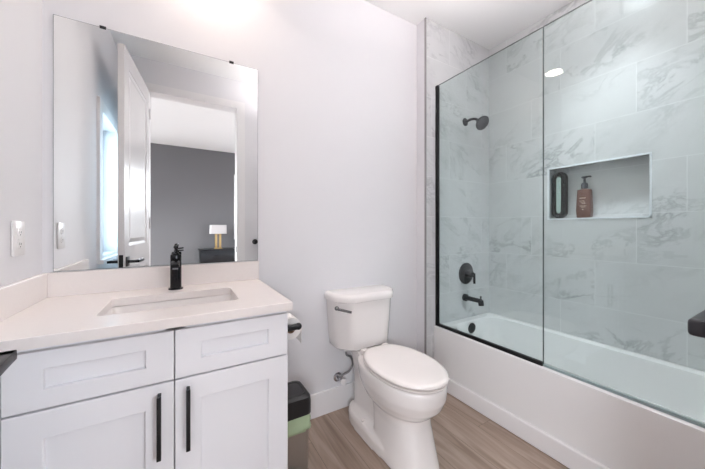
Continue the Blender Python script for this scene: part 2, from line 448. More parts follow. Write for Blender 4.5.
# ---------------------------------------------------------------- vanity cabinet
CX0, CX1, CF = -0.400, 0.350, -0.545          # cabinet left/right, face-frame front
t = thing('vanity_cabinet', 'white shaker vanity cabinet with black bar pulls under the quartz countertop', 'cabinet', (-0.02, -0.27, 0))
bm = bmesh.new()
box(bm, CX1-0.018, CX1, CF, -0.002, 0.0, 0.852); box(bm, XL+0.002, XL+0.020, CF, -0.002, 0.0, 0.852)
box(bm, XL+0.02, CX1-0.018, CF, -0.02, 0.10, 0.118); box(bm, XL+0.02, CX1-0.018, -0.014, -0.004, 0.10, 0.852)
box(bm, XL+0.002, CX0-0.002, CF-0.02, CF, 0.0, 0.852)                     # filler strip to the wall
box(bm, CX0, CX1-0.018, CF, CF+0.018, 0.815, 0.852); box(bm, CX0, CX1-0.018, CF, CF+0.018, 0.655, 0.70)
box(bm, -0.05, 0.006, CF, CF+0.018, 0.10, 0.852)
box(bm, XL+0.02, CX1-0.018, CF+0.06, CF+0.075, 0.0, 0.10)                 # toe kick
mk('body', bm, cabm, t, smooth=0)
def shaker(x0, x1, z0, z1, px0, px1, pz0, pz1, name):
    bm = bmesh.new(); yf, yb, yp = CF-0.020, CF-0.0005, CF-0.007
    def quad(a, b, c, d): bm.faces.new([bm.verts.new(p) for p in (a, b, c, d)])
    def rect(xa, xb, za, zb, y): return [(xa, y, za), (xb, y, za), (xb, y, zb), (xa, y, zb)]
    e = 0.0015
    Ls = [rect(x0, x1, z0, z1, yb), rect(x0, x1, z0, z1, yf+e), rect(x0+e, x1-e, z0+e, z1-e, yf),
          rect(px0-0.001, px1+0.001, pz0-0.001, pz1+0.001, yf), rect(px0, px1, pz0, pz1, yf+0.001), rect(px0+0.001, px1-0.001, pz0+0.001, pz1-0.001, yp)]
    loft(bm, Ls)
    return mk(name, bm, cabm, t, smooth=0)
SPL = -0.0235
shaker(CX0, SPL-0.0016, 0.681, 0.836, -0.323, -0.099, 0.733, 0.788, 'drawer_front')
shaker(SPL+0.0016, CX1-0.001, 0.681, 0.836, 0.053, 0.275, 0.733, 0.788, 'drawer_front')
dl = shaker(CX0, SPL-0.0016, 0.105, 0.675, -0.323, -0.100, 0.18, 0.601, 'door')
dr = shaker(SPL+0.0016, CX1-0.001, 0.105, 0.675, 0.052, 0.276, 0.18, 0.601, 'door')
for d, x in ((dl, -0.0635), (dr, 0.0145)):
    bm = bmesh.new(); yy = CF-0.020
    box(bm, x-0.006, x+0.006, yy-0.034, yy-0.022, 0.455, 0.648, bev=0.0015)
    box(bm, x-0.005, x+0.005, yy-0.024, yy, 0.640, 0.648, bev=0.001); box(bm, x-0.005, x+0.005, yy-0.024, yy, 0.455, 0.463, bev=0.001)
    mk('bar_pull', bm, blackm, d)

# countertop with a rectangular cut-out, and its two splashes
ZT, ZB = 0.884, 0.853
t = thing('countertop', 'white quartz vanity countertop with backsplash and rectangular sink cut-out', 'countertop', (-0.05, -0.3, ZB))
SX0, SX1, SY0, SY1 = -0.241, 0.192, -0.445, -0.178
bm = bmesh.new()
inner = rrect(SX0, SX1, SY0, SY1, 0.022, 5); N = len(inner)
ox0, ox1, oy0, oy1 = XL+0.001, 0.361, -0.588, -0.001
def out_pt(k):
    # matching outline point: each rounded corner maps onto one outer corner
    return [(ox1, oy1), (ox0, oy1), (ox0, oy0), (ox1, oy0)][k // 6]
e = 0.002
rows = []
rows.append([(*p, ZB) for p in inner]); rows.append([(*p, ZT-0.001) for p in inner])
rows.append([(p[0] + (0.001 if p[0] > -0.02 else -0.001), p[1] + (0.001 if p[1] > -0.31 else -0.001), ZT) for p in inner])
def shr(k, d):
    x, y = out_pt(k); return (x - d if x > 0 else x + d, y + d if y < -0.3 else y)
rows.append([(*shr(k, e), ZT) for k in range(N)]); rows.append([(*out_pt(k), ZT-e) for k in range(N)])
rows.append([(*out_pt(k), ZB) for k in range(N)]); rows.append([(*p, ZB) for p in inner])
vr = [[bm.verts.new(p) for p in r] for r in rows[:-1]]; vr.append(vr[0])
for a, b in zip(vr, vr[1:]):
    for i in range(N):
        j = (i+1) % N
        vs = []
        for v in (a[i], a[j], b[j], b[i]):
            if not any((v.co - w.co).length < 1e-7 for w in vs): vs.append(v)
        if len(vs) >= 3: bm.faces.new(vs)
mk('slab', bm, quartz, t, smooth=0)
mk('backsplash', B(XL+0.021, 0.361, -0.021, -0.001, ZT, 0.983, bev=0.0015), quartz, t, smooth=0)
mk('backsplash', B(XL+0.001, XL+0.021, -0.588, -0.001, ZT, 0.983, bev=0.0015), quartz, t, smooth=0)

# undermount basin
t = thing('sink_basin', 'white rectangular undermount sink set below the quartz countertop', 'sink', (-0.025, -0.31, 0.72))
bm = bmesh.new()
def rr(d, r, z, n=6): return [(*p, z) for p in rrect(SX0-d, SX1+d, SY0-d, SY1+d, r, n)]
loft(bm, [rr(0.022, 0.03, ZB-0.001), rr(0.004, 0.026, ZB-0.001), rr(0.002, 0.03, ZB-0.004), rr(-0.008, 0.035, ZB-0.05), rr(-0.016, 0.04, ZB-0.105),
          rr(-0.034, 0.045, ZB-0.128), rr(-0.09, 0.04, ZB-0.134), rr(-0.13, 0.004, ZB-0.136)], cap=False)
loft(bm, [rr(0.022, 0.03, ZB-0.001), rr(0.018, 0.035, ZB-0.10), rr(-0.02, 0.05, ZB-0.145), rr(-0.13, 0.004, ZB-0.15)], cap=False)
loft(bm, [rr(-0.13, 0.004, ZB-0.136), rr(-0.1315, 0.002, ZB-0.1362)])
mk('bowl', bm, ceramic, t, smooth=50)
bm = bmesh.new(); turned(bm, (-0.025, -0.31, ZB-0.136), (0, 0, 1), [(0, 0.03), (0.003, 0.03), (0.004, 0.022), (0.006, 0.018), (0.007, 0.002)]); mk('drain', bm, blackm, t)

# faucet
fx, fy = -0.0285, -0.088
t = thing('faucet', 'black single-hole faucet standing behind the sink in front of the mirror', 'faucet', (fx, fy, ZT))
bm = bmesh.new()
turned(bm, (fx, fy, ZT), (0, 0, 1), [(0, 0.030), (0.005, 0.030), (0.007, 0.025), (0.009, 0.0225), (0.155, 0.0225), (0.160, 0.021), (0.162, 0.005)], 36)
mk('body', bm, gunm, t)
bm = bmesh.new()
def sp(y, z0, z1, hw): return [(fx-hw, y, z0), (fx+hw, y, z0), (fx+hw, y, z1), (fx-hw, y, z1)]
loft(bm, [sp(fy, 0.985, 1.03, 0.017), sp(fy-0.05, 0.99, 1.022, 0.017), sp(fy-0.11, 0.992, 1.014, 0.017), sp(fy-0.125, 0.990, 1.006, 0.017)])
bmesh.ops.bevel(bm, geom=bm.edges[:], offset=0.003, segments=2, affect='EDGES')
sp_o = mk('spout', bm, gunm, t)
bm = bmesh.new(); box(bm, fx-0.010, fx+0.010, fy-0.1262, fy-0.118, 0.9895, 0.996); mk('aerator', bm, chrome, sp_o)
bm = bmesh.new()
turned(bm, (fx, fy, ZT+0.162), (0, 0, 1), [(0, 0.012), (0.006, 0.012), (0.008, 0.006), (0.022, 0.006)], 24)
tube(bm, [(fx, fy, ZT+0.177), (fx+0.02, fy-0.006, ZT+0.178), (fx+0.030, fy-0.010, ZT+0.179)], 0.0032)
ball(bm, (fx, fy, ZT+0.193), 0.0100)
mk('lever', bm, gunm, t)

# ---------------------------------------------------------------- mirror
t = thing('wall_mirror', 'large frameless wall mirror above the vanity backsplash', 'mirror', (-0.05, -0.004, 0.985))
MX0, MX1, MZ0, MZ1 = -0.4604, 0.3585, 0.986, 2.046
mk('back_panel', B(MX0, MX1, -0.0062, -0.001, MZ0, MZ1), mirror_b, t, smooth=0)
bm = bmesh.new(); bm.faces.new([bm.verts.new(p) for p in ((MX0+0.0015, -0.0066, MZ0+0.0015), (MX1-0.0015, -0.0066, MZ0+0.0015), (MX1-0.0015, -0.0066, MZ1-0.0015), (MX0+0.0015, -0.0066, MZ1-0.0015))])
mk('silvered_face', bm, mirror_m, t, smooth=0)
for x in (-0.303, 0.222):
    bm = bmesh.new(); box(bm, x-0.011, x+0.011, -0.0095, -0.001, MZ1-0.006, MZ1+0.006, bev=0.001); mk('mirror_clip', bm, blackp, t)

# outlet on the left wall
t = thing('wall_outlet', 'white double outlet plate on the left wall above the side splash', 'outlet', (XL, -0.209, 1.07))
mk('cover_plate', B(XL+0.0005, XL+0.007, -0.250, -0.168, 1.070, 1.190, bev=0.002), wpl, t)
for z in (1.1095, 1.1505):
    bm = bmesh.new(); lp = rrect(-0.226, -0.192, z-0.0145, z+0.0145, 0.011, 6)
    loft(bm, [[(XL+0.006, a, b) for a, b in lp], [(XL+0.0095, a, b) for a, b in lp]])
    rc = mk('receptacle', bm, wpl, t)
    bm = bmesh.new(); box(bm, XL+0.009, XL+0.0098, -0.2155, -0.2135, z-0.003, z+0.006); box(bm, XL+0.009, XL+0.0098, -0.2045, -0.2025, z-0.003, z+0.005)
    turned(bm, (XL+0.009, -0.209, z-0.008), (1, 0, 0), [(0, 0.0022), (0.0008, 0.0022)], 12)
    mk('slots', bm, dark, rc)
bm = bmesh.new(); turned(bm, (XL+0.0068, -0.209, 1.13), (1, 0, 0), [(0, 0.003), (0.001, 0.0026)], 14); mk('screw', bm, wpl, t)

# ---------------------------------------------------------------- bathroom door (open; seen in the mirror, its lever at the frame's left edge)
HX, HY = -0.266, YW+0.018
ang = math.atan2(0.080, 0.77)
t = thing('bathroom_door', 'open white panelled door with black lever handles, reflected in the mirror', 'door', (HX, HY, 0.01), rz=ang)
DW, DH, DT = 0.745, 2.405, 0.036
bm = bmesh.new()
# slab as stiles and rails around two recessed raised panels (local: y along the width, x = thickness)
box(bm, -DT, 0, 0, 0.11, 0, DH); box(bm, -DT, 0, DW-0.11, DW, 0, DH)
box(bm, -DT, 0, 0.11, DW-0.11, DH-0.12, DH); box(bm, -DT, 0, 0.11, DW-0.11, 0, 0.22); box(bm, -DT, 0, 0.11, DW-0.11, 0.84, 1.03)
mk('slab', bm, doorm, t, smooth=0, local=True)
for z0, z1 in ((0.22, 0.84), (1.03, DH-0.12)):
    bm = bmesh.new()
    def pr(d, x): return [(x, 0.11+d, z0+d), (x, DW-0.11-d, z0+d), (x, DW-0.11-d, z1-d), (x, 0.11+d, z1-d)]
    loft(bm, [pr(0.05, -DT+0.003), pr(0.02, -DT+0.010), pr(0, -DT+0.004), pr(0, -0.004), pr(0.02, -0.010), pr(0.05, -0.003)])
    mk('panel', bm, doorm, t, smooth=0, local=True)
LZ = 0.923; RY = DW-0.062
for sgn, x0 in ((1, 0.0), (-1, -DT)):
    bm = bmesh.new()
    a, b = sorted((x0, x0 + sgn*0.008)); box(bm, a, b, RY-0.033, RY+0.033, LZ-0.033, LZ+0.033, bev=0.002)
    a, b = sorted((x0, x0 + sgn*0.073)); box(bm, a, b, RY-0.011, RY+0.011, LZ-0.010, LZ+0.008, bev=0.0015)
    a, b = sorted((x0 + sgn*0.046, x0 + sgn*0.073)); box(bm, a, b, RY-0.125, RY+0.011, LZ-0.010, LZ+0.008, bev=0.0015)
    mk('lever_handle', bm, satin, t, local=True)
mk('latch_plate', B(-DT+0.006, -0.006, DW, DW+0.0015, LZ-0.05, LZ+0.05), blackm, t, local=True)
for z in (0.2, 1.2, 2.2):
    bm = bmesh.new(); turned(bm, (0.004, -0.006, z-0.05), (0, 0, 1), [(0, 0.006), (0.1, 0.006)], 14); mk('hinge', bm, doorm, t, local=True)
o = mk('strike_plate', B(DX1-0.006, DX1-0.0042, YW-0.045, YW-0.015, 0.91, 0.97), blackm); tag(o, 'small black strike plate on the white doorway jamb', 'strike plate')

# towel bar on the door wall, right of the doorway
t = thing('towel_bar', 'black square towel bar entering the frame at the right edge', 'towel bar', (0.88, YW, 1.0))
bm = bmesh.new(); box(bm, 0.655, 1.10, -1.555, -1.532, 1.004, 1.030, bev=0.006, seg=3); mk('bar', bm, satin, t)
for x in (0.672, 1.083):
    bm = bmesh.new(); box(bm, x-0.017, x+0.017, YW, -1.545, 1.005, 1.0295, bev=0.003); ps = mk('post', bm, satin, t)
    bm = bmesh.new(); turned(bm, (x, YW, 1.017), (0, 1, 0), [(0, 0.028), (0.008, 0.028), (0.010, 0.024)], 28); mk('rosette', bm, blackm, ps)

# ---------------------------------------------------------------- toilet
TX = 0.985
def egg(yb, yf, hw, ym, z, n=56, pb=2.6, pf=2.1, cx=TX, ymax=9):
    out = []
    for i in range(n):
        a = 2*PI*i/n; s_, c_ = math.sin(a), math.cos(a)
        p = pf if c_ > 0 else pb
        x = hw*math.copysign(abs(s_)**(2/p), s_); L = (ym-yf) if c_ > 0 else (yb-ym)
        y = ym - L*math.copysign(abs(c_)**(2/p), c_)
        out.append((cx+x, min(y, ymax), z))
    return out
t = thing('toilet', 'white two-piece elongated toilet with closed lid between vanity and bathtub', 'toilet', (TX, -0.4, 0))
bm = bmesh.new()
loft(bm, [egg(-0.26, -0.640, 0.118, -0.47, 0.245), egg(-0.24, -0.680, 0.140, -0.47, 0.275), egg(-0.22, -0.718, 0.160, -0.48, 0.315), egg(-0.20, -0.738, 0.170, -0.49, 0.36),
          egg(-0.19, -0.742, 0.172, -0.49, 0.41), egg(-0.19, -0.738, 0.168, -0.49, 0.430)])
loft(bm, [egg(-0.36, -0.705, 0.124, -0.48, 0.0, pb=5, pf=2.5), egg(-0.36, -0.703, 0.123, -0.48, 0.02, pb=5, pf=2.5), egg(-0.36, -0.680, 0.115, -0.48, 0.10, pb=5, pf=2.5), egg(-0.35, -0.652, 0.110, -0.48, 0.20, pb=5, pf=2.4), egg(-0.32, -0.645, 0.118, -0.48, 0.27, pb=4), egg(-0.28, -0.66, 0.130, -0.48, 0.30)])
loft(bm, [egg(-0.085, -0.50, 0.080, -0.25, 0.0, pb=4, pf=4), egg(-0.085, -0.50, 0.076, -0.25, 0.27, pb=4, pf=4), egg(-0.070, -0.50, 0.084, -0.25, 0.36, pb=4, pf=4), egg(-0.055, -0.46, 0.094, -0.25, 0.40, pb=4, pf=4), egg(-0.055, -0.40, 0.098, -0.25, 0.432, pb=4, pf=4)])
loft(bm, [egg(-0.060, -0.60, 0.134, -0.30, 0.0, pb=3, pf=3), egg(-0.060, -0.60, 0.134, -0.30, 0.055, pb=3, pf=3), egg(-0.070, -0.58, 0.126, -0.30, 0.078, pb=3, pf=3), egg(-0.11, -0.55, 0.075, -0.30, 0.105, pb=3, pf=3)])
bw = mk('bowl', bm, ceramic, t, smooth=0)
rm = bw.modifiers.new('remesh', 'REMESH'); rm.mode = 'VOXEL'; rm.voxel_size = 0.006; rm.use_smooth_shade = True
sm = bw.modifiers.new('smooth', 'SMOOTH'); sm.iterations = 5; sm.factor = 0.6
# tank
def tank_loop(x, yb, yc, yf, ch, z, r=0.018):
    pts = [(TX+x, yb), (TX+x, yc), (TX+x-ch, yf), (TX-x+ch, yf), (TX-x, yc), (TX-x, yb)]
    out = []; n = len(pts)
    for i in range(n):
        p, a, b = Vector(pts[i]), Vector(pts[i-1]), Vector(pts[(i+1) % n])
        rr_ = r*0.4 if i in (0, 5) else r*1.8
        d0 = (a-p).normalized()*rr_; d1 = (b-p).normalized()*rr_
        for k in range(5):
            u = k/4; q = (1-u)**2*(p+d0) + 2*u*(1-u)*p + u*u*(p+d1); out.append((q.x, q.y, z))
    return out
bm = bmesh.new()
loft(bm, [tank_loop(0.160, -0.04, -0.11, -0.165, 0.06, 0.4335), tank_loop(0.184, -0.025, -0.115, -0.190, 0.066, 0.436), tank_loop(0.193, -0.018, -0.12, -0.199, 0.068, 0.446),
          tank_loop(0.197, -0.015, -0.122, -0.203, 0.070, 0.49), tank_loop(0.213, -0.012, -0.13, -0.211, 0.072, 0.725)])
tk = mk('tank', bm, ceramic, t, smooth=40)
bm = bmesh.new()
loft(bm, [tank_loop(0.217, -0.010, -0.131, -0.216, 0.073, 0.7252), tank_loop(0.225, -0.008, -0.133, -0.224, 0.075, 0.729), tank_loop(0.227, -0.008, -0.133, -0.226, 0.075, 0.752),
          tank_loop(0.224, -0.009, -0.132, -0.223, 0.075, 0.764), tank_loop(0.216, -0.012, -0.130, -0.216, 0.073, 0.771), tank_loop(0.200, -0.02, -0.12, -0.20, 0.068, 0.774)])
mk('tank_lid', bm, ceramic, t, smooth=40)
# flush lever on the front-left chamfer
bm = bmesh.new()
p0 = Vector((TX-0.202, -0.141, 0.692)); p1 = Vector((TX-0.138, -0.212, 0.680)); nrm = Vector((-0.75, -0.66, 0)).normalized()
q0, q1 = p0 + nrm*0.016, p1 + nrm*0.016
turned(bm, p0 + nrm*-0.004, nrm, [(0, 0.012), (0.012, 0.012), (0.016, 0.009), (0.020, 0.006)], 20)
tube(bm, [q0, q0*0.5+q1*0.5, q1], 0.0070, smooth=3)
mk('flush_lever', bm, satin2, t)
# seat ring and lid
bm = bmesh.new()
loft(bm, [egg(-0.27, -0.690, 0.120, -0.50, 0.4305, pb=2.2, ymax=-0.28), egg(-0.27, -0.690, 0.120, -0.50, 0.4385, pb=2.2, ymax=-0.28), egg(-0.24, -0.743, 0.169, -0.50, 0.4387, pb=2.2, ymax=-0.252), egg(-0.24, -0.745, 0.171, -0.50, 0.4395, pb=2.2, ymax=-0.25), egg(-0.24, -0.745, 0.171, -0.50, 0.4445, pb=2.2, ymax=-0.25), egg(-0.24, -0.741, 0.167, -0.50, 0.4460, pb=2.2, ymax=-0.252), egg(-0.24, -0.690, 0.118, -0.50, 0.4464, pb=2.2, ymax=-0.28)])
mk('seat', bm, seatm, t, smooth=40)
bm = bmesh.new()
def ld_(d, z): return egg(-0.243-d, -0.750+d, 0.174-d, -0.50, z, pb=2.2, ymax=-0.258-d)
loft(bm, [ld_(0.056, 0.4466), ld_(0.055, 0.4545), ld_(0.002, 0.4548), ld_(0, 0.457), ld_(0.001, 0.465), ld_(0.006, 0.470), ld_(0.022, 0.473), ld_(0.08, 0.475)])
mk('seat_lid', bm, seatm, t, smooth=40)
for sx in (-0.075, 0.075):
    bm = bmesh.new(); box(bm, TX+sx-0.02, TX+sx+0.02, -0.262, -0.230, 0.430, 0.462, bev=0.006, seg=3); mk('hinge_cap', bm, seatm, t)
for sx in (-1, 1):
    bm = bmesh.new(); turned(bm, (TX+sx*0.108, -0.29, 0.076), (sx*0.5, 0, 1), [(0, 0.013), (0.012, 0.012), (0.018, 0.008), (0.020, 0.002)], 20); mk('bolt_cap', bm, seatm, t)

# water shut-off valve and hose
vx, vz = 0.860, 0.205
t = thing('shutoff_valve', 'chrome water shut-off valve with braided hose on the wall behind the toilet', 'valve', (vx, 0, vz))
bm = bmesh.new(); turned(bm, (vx, -0.001, vz), (0, -1, 0), [(0, 0.030), (0.003, 0.029), (0.008, 0.018), (0.010, 0.010)], 28); mk('escutcheon', bm, chrome, t)
bm = bmesh.new(); turned(bm, (vx, -0.008, vz), (0, -1, 0), [(0, 0.008), (0.035, 0.008), (0.036, 0.012), (0.055, 0.012), (0.056, 0.006), (0.064, 0.006)], 20)
turned(bm, (vx, -0.053, vz), (0, 0, 1), [(0, 0.008), (0.022, 0.008), (0.022, 0.010), (0.032, 0.010)], 16); mk('valve_body', bm, chrome, t)
bm = bmesh.new(); turned(bm, (vx, -0.071, vz), (0, -1, 0), [(0, 0.019), (0.004, 0.021), (0.014, 0.021), (0.017, 0.016)], 12); mk('knob', bm, wpl, t)
bm = bmesh.new(); tube(bm, [(vx, -0.053, vz+0.03), (vx+0.018, -0.055, vz+0.036), (vx+0.055, -0.06, vz+0.05), (vx+0.072, -0.07, vz+0.095), (vx+0.055, -0.078, vz+0.145), (vx+0.024, -0.08, vz+0.165), (vx+0.018, -0.08, vz+0.19), (vx+0.020, -0.08, 0.415)], 0.0065, smooth=6); mk('hose', bm, braid, t)
bm = bmesh.new(); turned(bm, (vx+0.020, -0.08, 0.398), (0, 0, 1), [(0, 0.010), (0.002, 0.015), (0.025, 0.015), (0.0350, 0.010)], 12); mk('coupling_nut', bm, wpl, t)

# ---------------------------------------------------------------- toilet paper on the vanity side
t = thing('toilet_paper_holder', 'black toilet paper holder fixed to the vanity side', 'paper holder', (CX1, -0.40, 0.737))
HX_, HZ_ = 0.407, 0.738
bm = bmesh.new(); turned(bm, (CX1, -0.452, HZ_), (1, 0, 0), [(0, 0.024), (0.006, 0.024), (0.008, 0.020)], 26); mk('wall_plate', bm, blackm, t)
bm = bmesh.new()
tube(bm, [(CX1+0.004, -0.452, HZ_), (HX_+0.024, -0.452, HZ_)], 0.0135, smooth=0)
ball(bm, (HX_+0.026, -0.452, HZ_), 0.0150)
tube(bm, [(HX_, -0.452, HZ_), (HX_, -0.315, HZ_)], 0.0075, smooth=0)
mk('arm', bm, blackm, t)
t = thing('toilet_paper_roll', 'white toilet paper roll hanging on the black holder beside the vanity', 'toilet paper', (HX_, -0.385, 0.68))
bm = bmesh.new()
def tp(r, y): return ring((HX_, y, HZ_-0.0125), (0, 1, 0), r, 40)
loft(bm, [tp(0.020, -0.432), tp(0.047, -0.432), tp(0.048, -0.430), tp(0.048, -0.334), tp(0.047, -0.332), tp(0.020, -0.332), tp(0.020, -0.432)], cap=False)
box(bm, HX_+0.0465, HX_+0.0480, -0.431, -0.333, HZ_-0.085, HZ_-0.012)
mk('paper', bm, paper, t)
bm = bmesh.new(); loft(bm, [tp(0.0200, -0.4315), tp(0.0185, -0.4315), tp(0.0185, -0.3325), tp(0.0200, -0.3325), tp(0.0200, -0.4315)], cap=False); mk('core', bm, cardb, t)

# ---------------------------------------------------------------- waste bin
t = thing('waste_bin', 'small steel waste bin with black lid and green liner beside the vanity', 'trash can', (0.455, -0.29, 0))
def rbx(x0, x1, y0, y1, r, z): return [(*p, z) for p in rrect(x0, x1, y0, y1, r, 6)]
bx0, bx1, by0, by1 = 0.384, 0.533, -0.362, -0.190
bm = bmesh.new(); loft(bm, [rbx(bx0+0.012, bx1-0.012, by0+0.012, by1-0.012, 0.025, 0.002), rbx(bx0+0.008, bx1-0.008, by0+0.008, by1-0.008, 0.025, 0.006), rbx(bx0+0.006, bx1-0.006, by0+0.006, by1-0.006, 0.025, 0.276)])
mk('body', bm, steel, t)
random.seed(4)
bm = bmesh.new()
lp = []
for z, d in ((0.202, 0.0045), (0.206, 0.000), (0.218, -0.003), (0.232, 0.001), (0.250, -0.002), (0.279, 0.003)):
    base = rrect(bx0+d, bx1-d, by0+d, by1-d, 0.026, 6)
    lp.append([(p[0] + random.uniform(-0.0016, 0.0016), p[1] + random.uniform(-0.0016, 0.0016), z + (random.uniform(-0.008, 0.008) if z < 0.21 else 0)) for p in base])
loft(bm, lp, cap=False); mk('liner', bm, green, t, smooth=60)
LB = 0.279
bm = bmesh.new(); loft(bm, [rbx(bx0-0.003, bx1+0.003, by0-0.003, by1+0.003, 0.028, LB), rbx(bx0-0.003, bx1+0.003, by0-0.003, by1+0.003, 0.028, LB+0.055), rbx(bx0, bx1, by0, by1, 0.03, LB+0.078), rbx(bx0+0.010, bx1-0.010, by0+0.012, by1-0.012, 0.03, LB+0.090), rbx(bx0+0.02, bx1-0.02, by0+0.024, by1-0.024, 0.028, LB+0.091), rbx(bx0+0.024, bx1-0.024, by0+0.028, by1-0.028, 0.026, LB+0.087)])
mk('lid', bm, blackp, t)
bm = bmesh.new(); box(bm, 0.425, 0.481, by1+0.001, by1+0.012, 0.24, 0.32, bev=0.003); mk('lid_hinge', bm, blackp, t)
bm = bmesh.new(); box(bm, 0.43, 0.476, by0-0.03, by0+0.01, 0.012, 0.02, bev=0.003); mk('foot_pedal', bm, blackp, t)

# ---------------------------------------------------------------- bathtub
ZR = 0.430
t = thing('bathtub', 'white alcove bathtub with flat apron behind the glass', 'bathtub', (1.96, -0.85, 0))
bm = bmesh.new()
y0, y1 = YW+0.002, YT-0.001
def tl(dx0, dx1, dy0, dy1, r, z): return [(*p, z) for p in rrect(XA+dx0, XR-0.001-dx1, y0+dy0, y1-dy1, r, 8)]
loft(bm, [tl(0, 0, 0, 0, 0.001, 0.0), tl(0, 0, 0, 0, 0.001, ZR-0.012), tl(0.001, 0, 0, 0, 0.001, ZR-0.004), tl(0.006, 0, 0, 0, 0.001, ZR), tl(0.075, 0.045, 0.055, 0.055, 0.14, ZR), tl(0.083, 0.053, 0.065, 0.060, 0.14, ZR-0.006), tl(0.090, 0.058, 0.085, 0.063, 0.14, ZR-0.03),
          tl(0.115, 0.080, 0.22, 0.085, 0.13, 0.16), tl(0.14, 0.10, 0.30, 0.105, 0.12, 0.115), tl(0.18, 0.14, 0.36, 0.15, 0.10, 0.10)])
mk('tub_shell', bm, tubm, t, smooth=40)
bm = bmesh.new(); turned(bm, (1.975, YT-0.0665, 0.372), (0, -1, -0.08), [(0, 0.041), (0.006, 0.041), (0.010, 0.038), (0.012, 0.02), (0.012, 0.002)], 32); mk('overflow_plate', bm, blackm, t)
bm = bmesh.new(); turned(bm, (1.975, YT-0.27, 0.1005), (0, 0, 1), [(0, 0.03), (0.004, 0.03), (0.006, 0.02), (0.007, 0.002)], 28); mk('drain', bm, blackm, t)

# tub spout, valve trim, shower head
t = thing('tub_spout', 'black tub spout on the tiled end wall above the overflow', 'tub spout', (1.975, YT, 0.60))
bm = bmesh.new(); turned(bm, (1.975, YT-0.0005, 0.602), (0, -1, 0), [(0, 0.029), (0.022, 0.029), (0.028, 0.023), (0.03, 0.019), (0.155, 0.017)], 30)
turned(bm, (1.975, YT-0.148, 0.612), (0, -0.15, -1), [(0, 0.015), (0.006, 0.020), (0.028, 0.021), (0.044, 0.020)], 26); mk('body', bm, blackm, t)
bm = bmesh.new(); turned(bm, (1.975, YT-0.150, 0.610), (0, 0, 1), [(0, 0.005), (0.022, 0.005), (0.023, 0.008), (0.030, 0.007)], 16); mk('diverter_knob', bm, blackm, t)
t = thing('shower_valve', 'round black shower valve plate with lever on the tiled end wall', 'shower valve', (1.993, YT, 0.79))
bm = bmesh.new(); turned(bm, (1.993, YT-0.0005, 0.795), (0, -1, 0), [(0, 0.087), (0.005, 0.087), (0.008, 0.082), (0.010, 0.045), (0.012, 0.040)], 48); mk('face_plate', bm, blackm, t)
bm = bmesh.new(); turned(bm, (1.993, YT-0.010, 0.795), (0, -1, 0), [(0, 0.026), (0.05, 0.024), (0.054, 0.020)], 30)
tube(bm, [(1.993, YT-0.048, 0.795), (2.03, YT-0.050, 0.793)], 0.008, smooth=0)
tube(bm, [(2.032, YT-0.050, 0.80), (2.032, YT-0.052, 0.715)], 0.009, smooth=0); mk('lever', bm, blackm, t)
t = thing('shower_fixture', 'black round shower head on a short arm high on the end wall', 'shower head', (1.983, YT, 2.0))
bm = bmesh.new(); turned(bm, (1.983, YT-0.0005, 2.030), (0, -1, 0), [(0, 0.032), (0.004, 0.032), (0.012, 0.020), (0.014, 0.012)], 28); mk('flange', bm, blackm, t)
bm = bmesh.new(); tube(bm, [(1.983, YT-0.005, 2.030), (1.983, YT-0.06, 2.034), (1.983, YT-0.10, 2.022), (1.983, YT-0.125, 1.998)], 0.010, smooth=5); mk('arm', bm, blackm, t)
ax = Vector((-0.10, -0.80, -0.60)).normalized(); c0 = Vector((1.983, YT-0.123, 2.0))
bm = bmesh.new(); ball(bm, c0, 0.017); turned(bm, c0, ax, [(0, 0.012), (0.018, 0.020), (0.030, 0.045), (0.040, 0.053), (0.052, 0.055), (0.055, 0.052)], 36)
hd = mk('head', bm, blackm, t)
bm = bmesh.new(); turned(bm, c0 + ax*0.0552, ax, [(0, 0.050), (0.0015, 0.047)], 36)
u = ax.orthogonal().normalized(); v = ax.cross(u)
for r_, n_ in ((0.012, 6), (0.024, 12), (0.037, 18)):
    for k in range(n_):
        a = 2*PI*k/n_; turned(bm, c0 + ax*0.0565 + r_*(math.cos(a)*u + math.sin(a)*v), ax, [(0, 0.0018), (0.002, 0.0012)], 6)
mk('spray_face', bm, mat('dark grey rubber nozzles', (62, 63, 68), 0.5), hd)

# ---------------------------------------------------------------- glass
GX, GT = 1.655, 0.008
ZG0, ZG1 = ZR, 2.238
GS = -0.845
t = thing('glass_panel', 'fixed clear glass shower panel with black channels at left and bottom', 'glass panel', (GX, -0.47, ZR))
mk('pane', B(GX-GT/2, GX+GT/2, GS, YT-0.004, ZG0+0.008, ZG1), shower_glass, t, smooth=0)
bm = bmesh.new(); box(bm, GX-0.0105, GX+0.0105, YT-0.022, YT, ZG0, ZG1, bev=0.001); box(bm, GX-0.0105, GX+0.0105, GS, YT-0.022, ZG0, ZG0+0.020, bev=0.001); mk('channel', bm, frame_b, t)
bm = bmesh.new(); box(bm, GX-GT/2, GX+GT/2, GS-0.001, GS, ZG0+0.02, ZG1); box(bm, GX-GT/2, GX+GT/2, GS, YT-0.022, ZG1, ZG1+0.001); mk('glass_edge', bm, glass_edge, t)
t = thing('glass_door', 'clear glass shower door to the right of the black-framed panel', 'glass door', (GX, -1.2, ZR))
mk('pane', B(GX-GT/2, GX+GT/2, YW+0.02, GS-0.003, ZG0+0.012, ZG1), shower_glass, t, smooth=0)
bm = bmesh.new(); box(bm, GX-GT/2, GX+GT/2, GS-0.003, GS-0.002, ZG0+0.012, ZG1); box(bm, GX-GT/2, GX+GT/2, YW+0.02, GS-0.003, ZG1, ZG1+0.001); mk('glass_edge', bm, glass_edge, t)
mk('bottom_seal', B(GX-0.006, GX+0.006, YW+0.02, GS-0.003, ZG0+0.0005, ZG0+0.012), sealm, t)
for z in (0.75, 1.95):
    bm = bmesh.new(); box(bm, GX-0.014, GX+0.014, YW, YW+0.06, z-0.045, z+0.045, bev=0.002); mk('hinge', bm, frame_b, t)

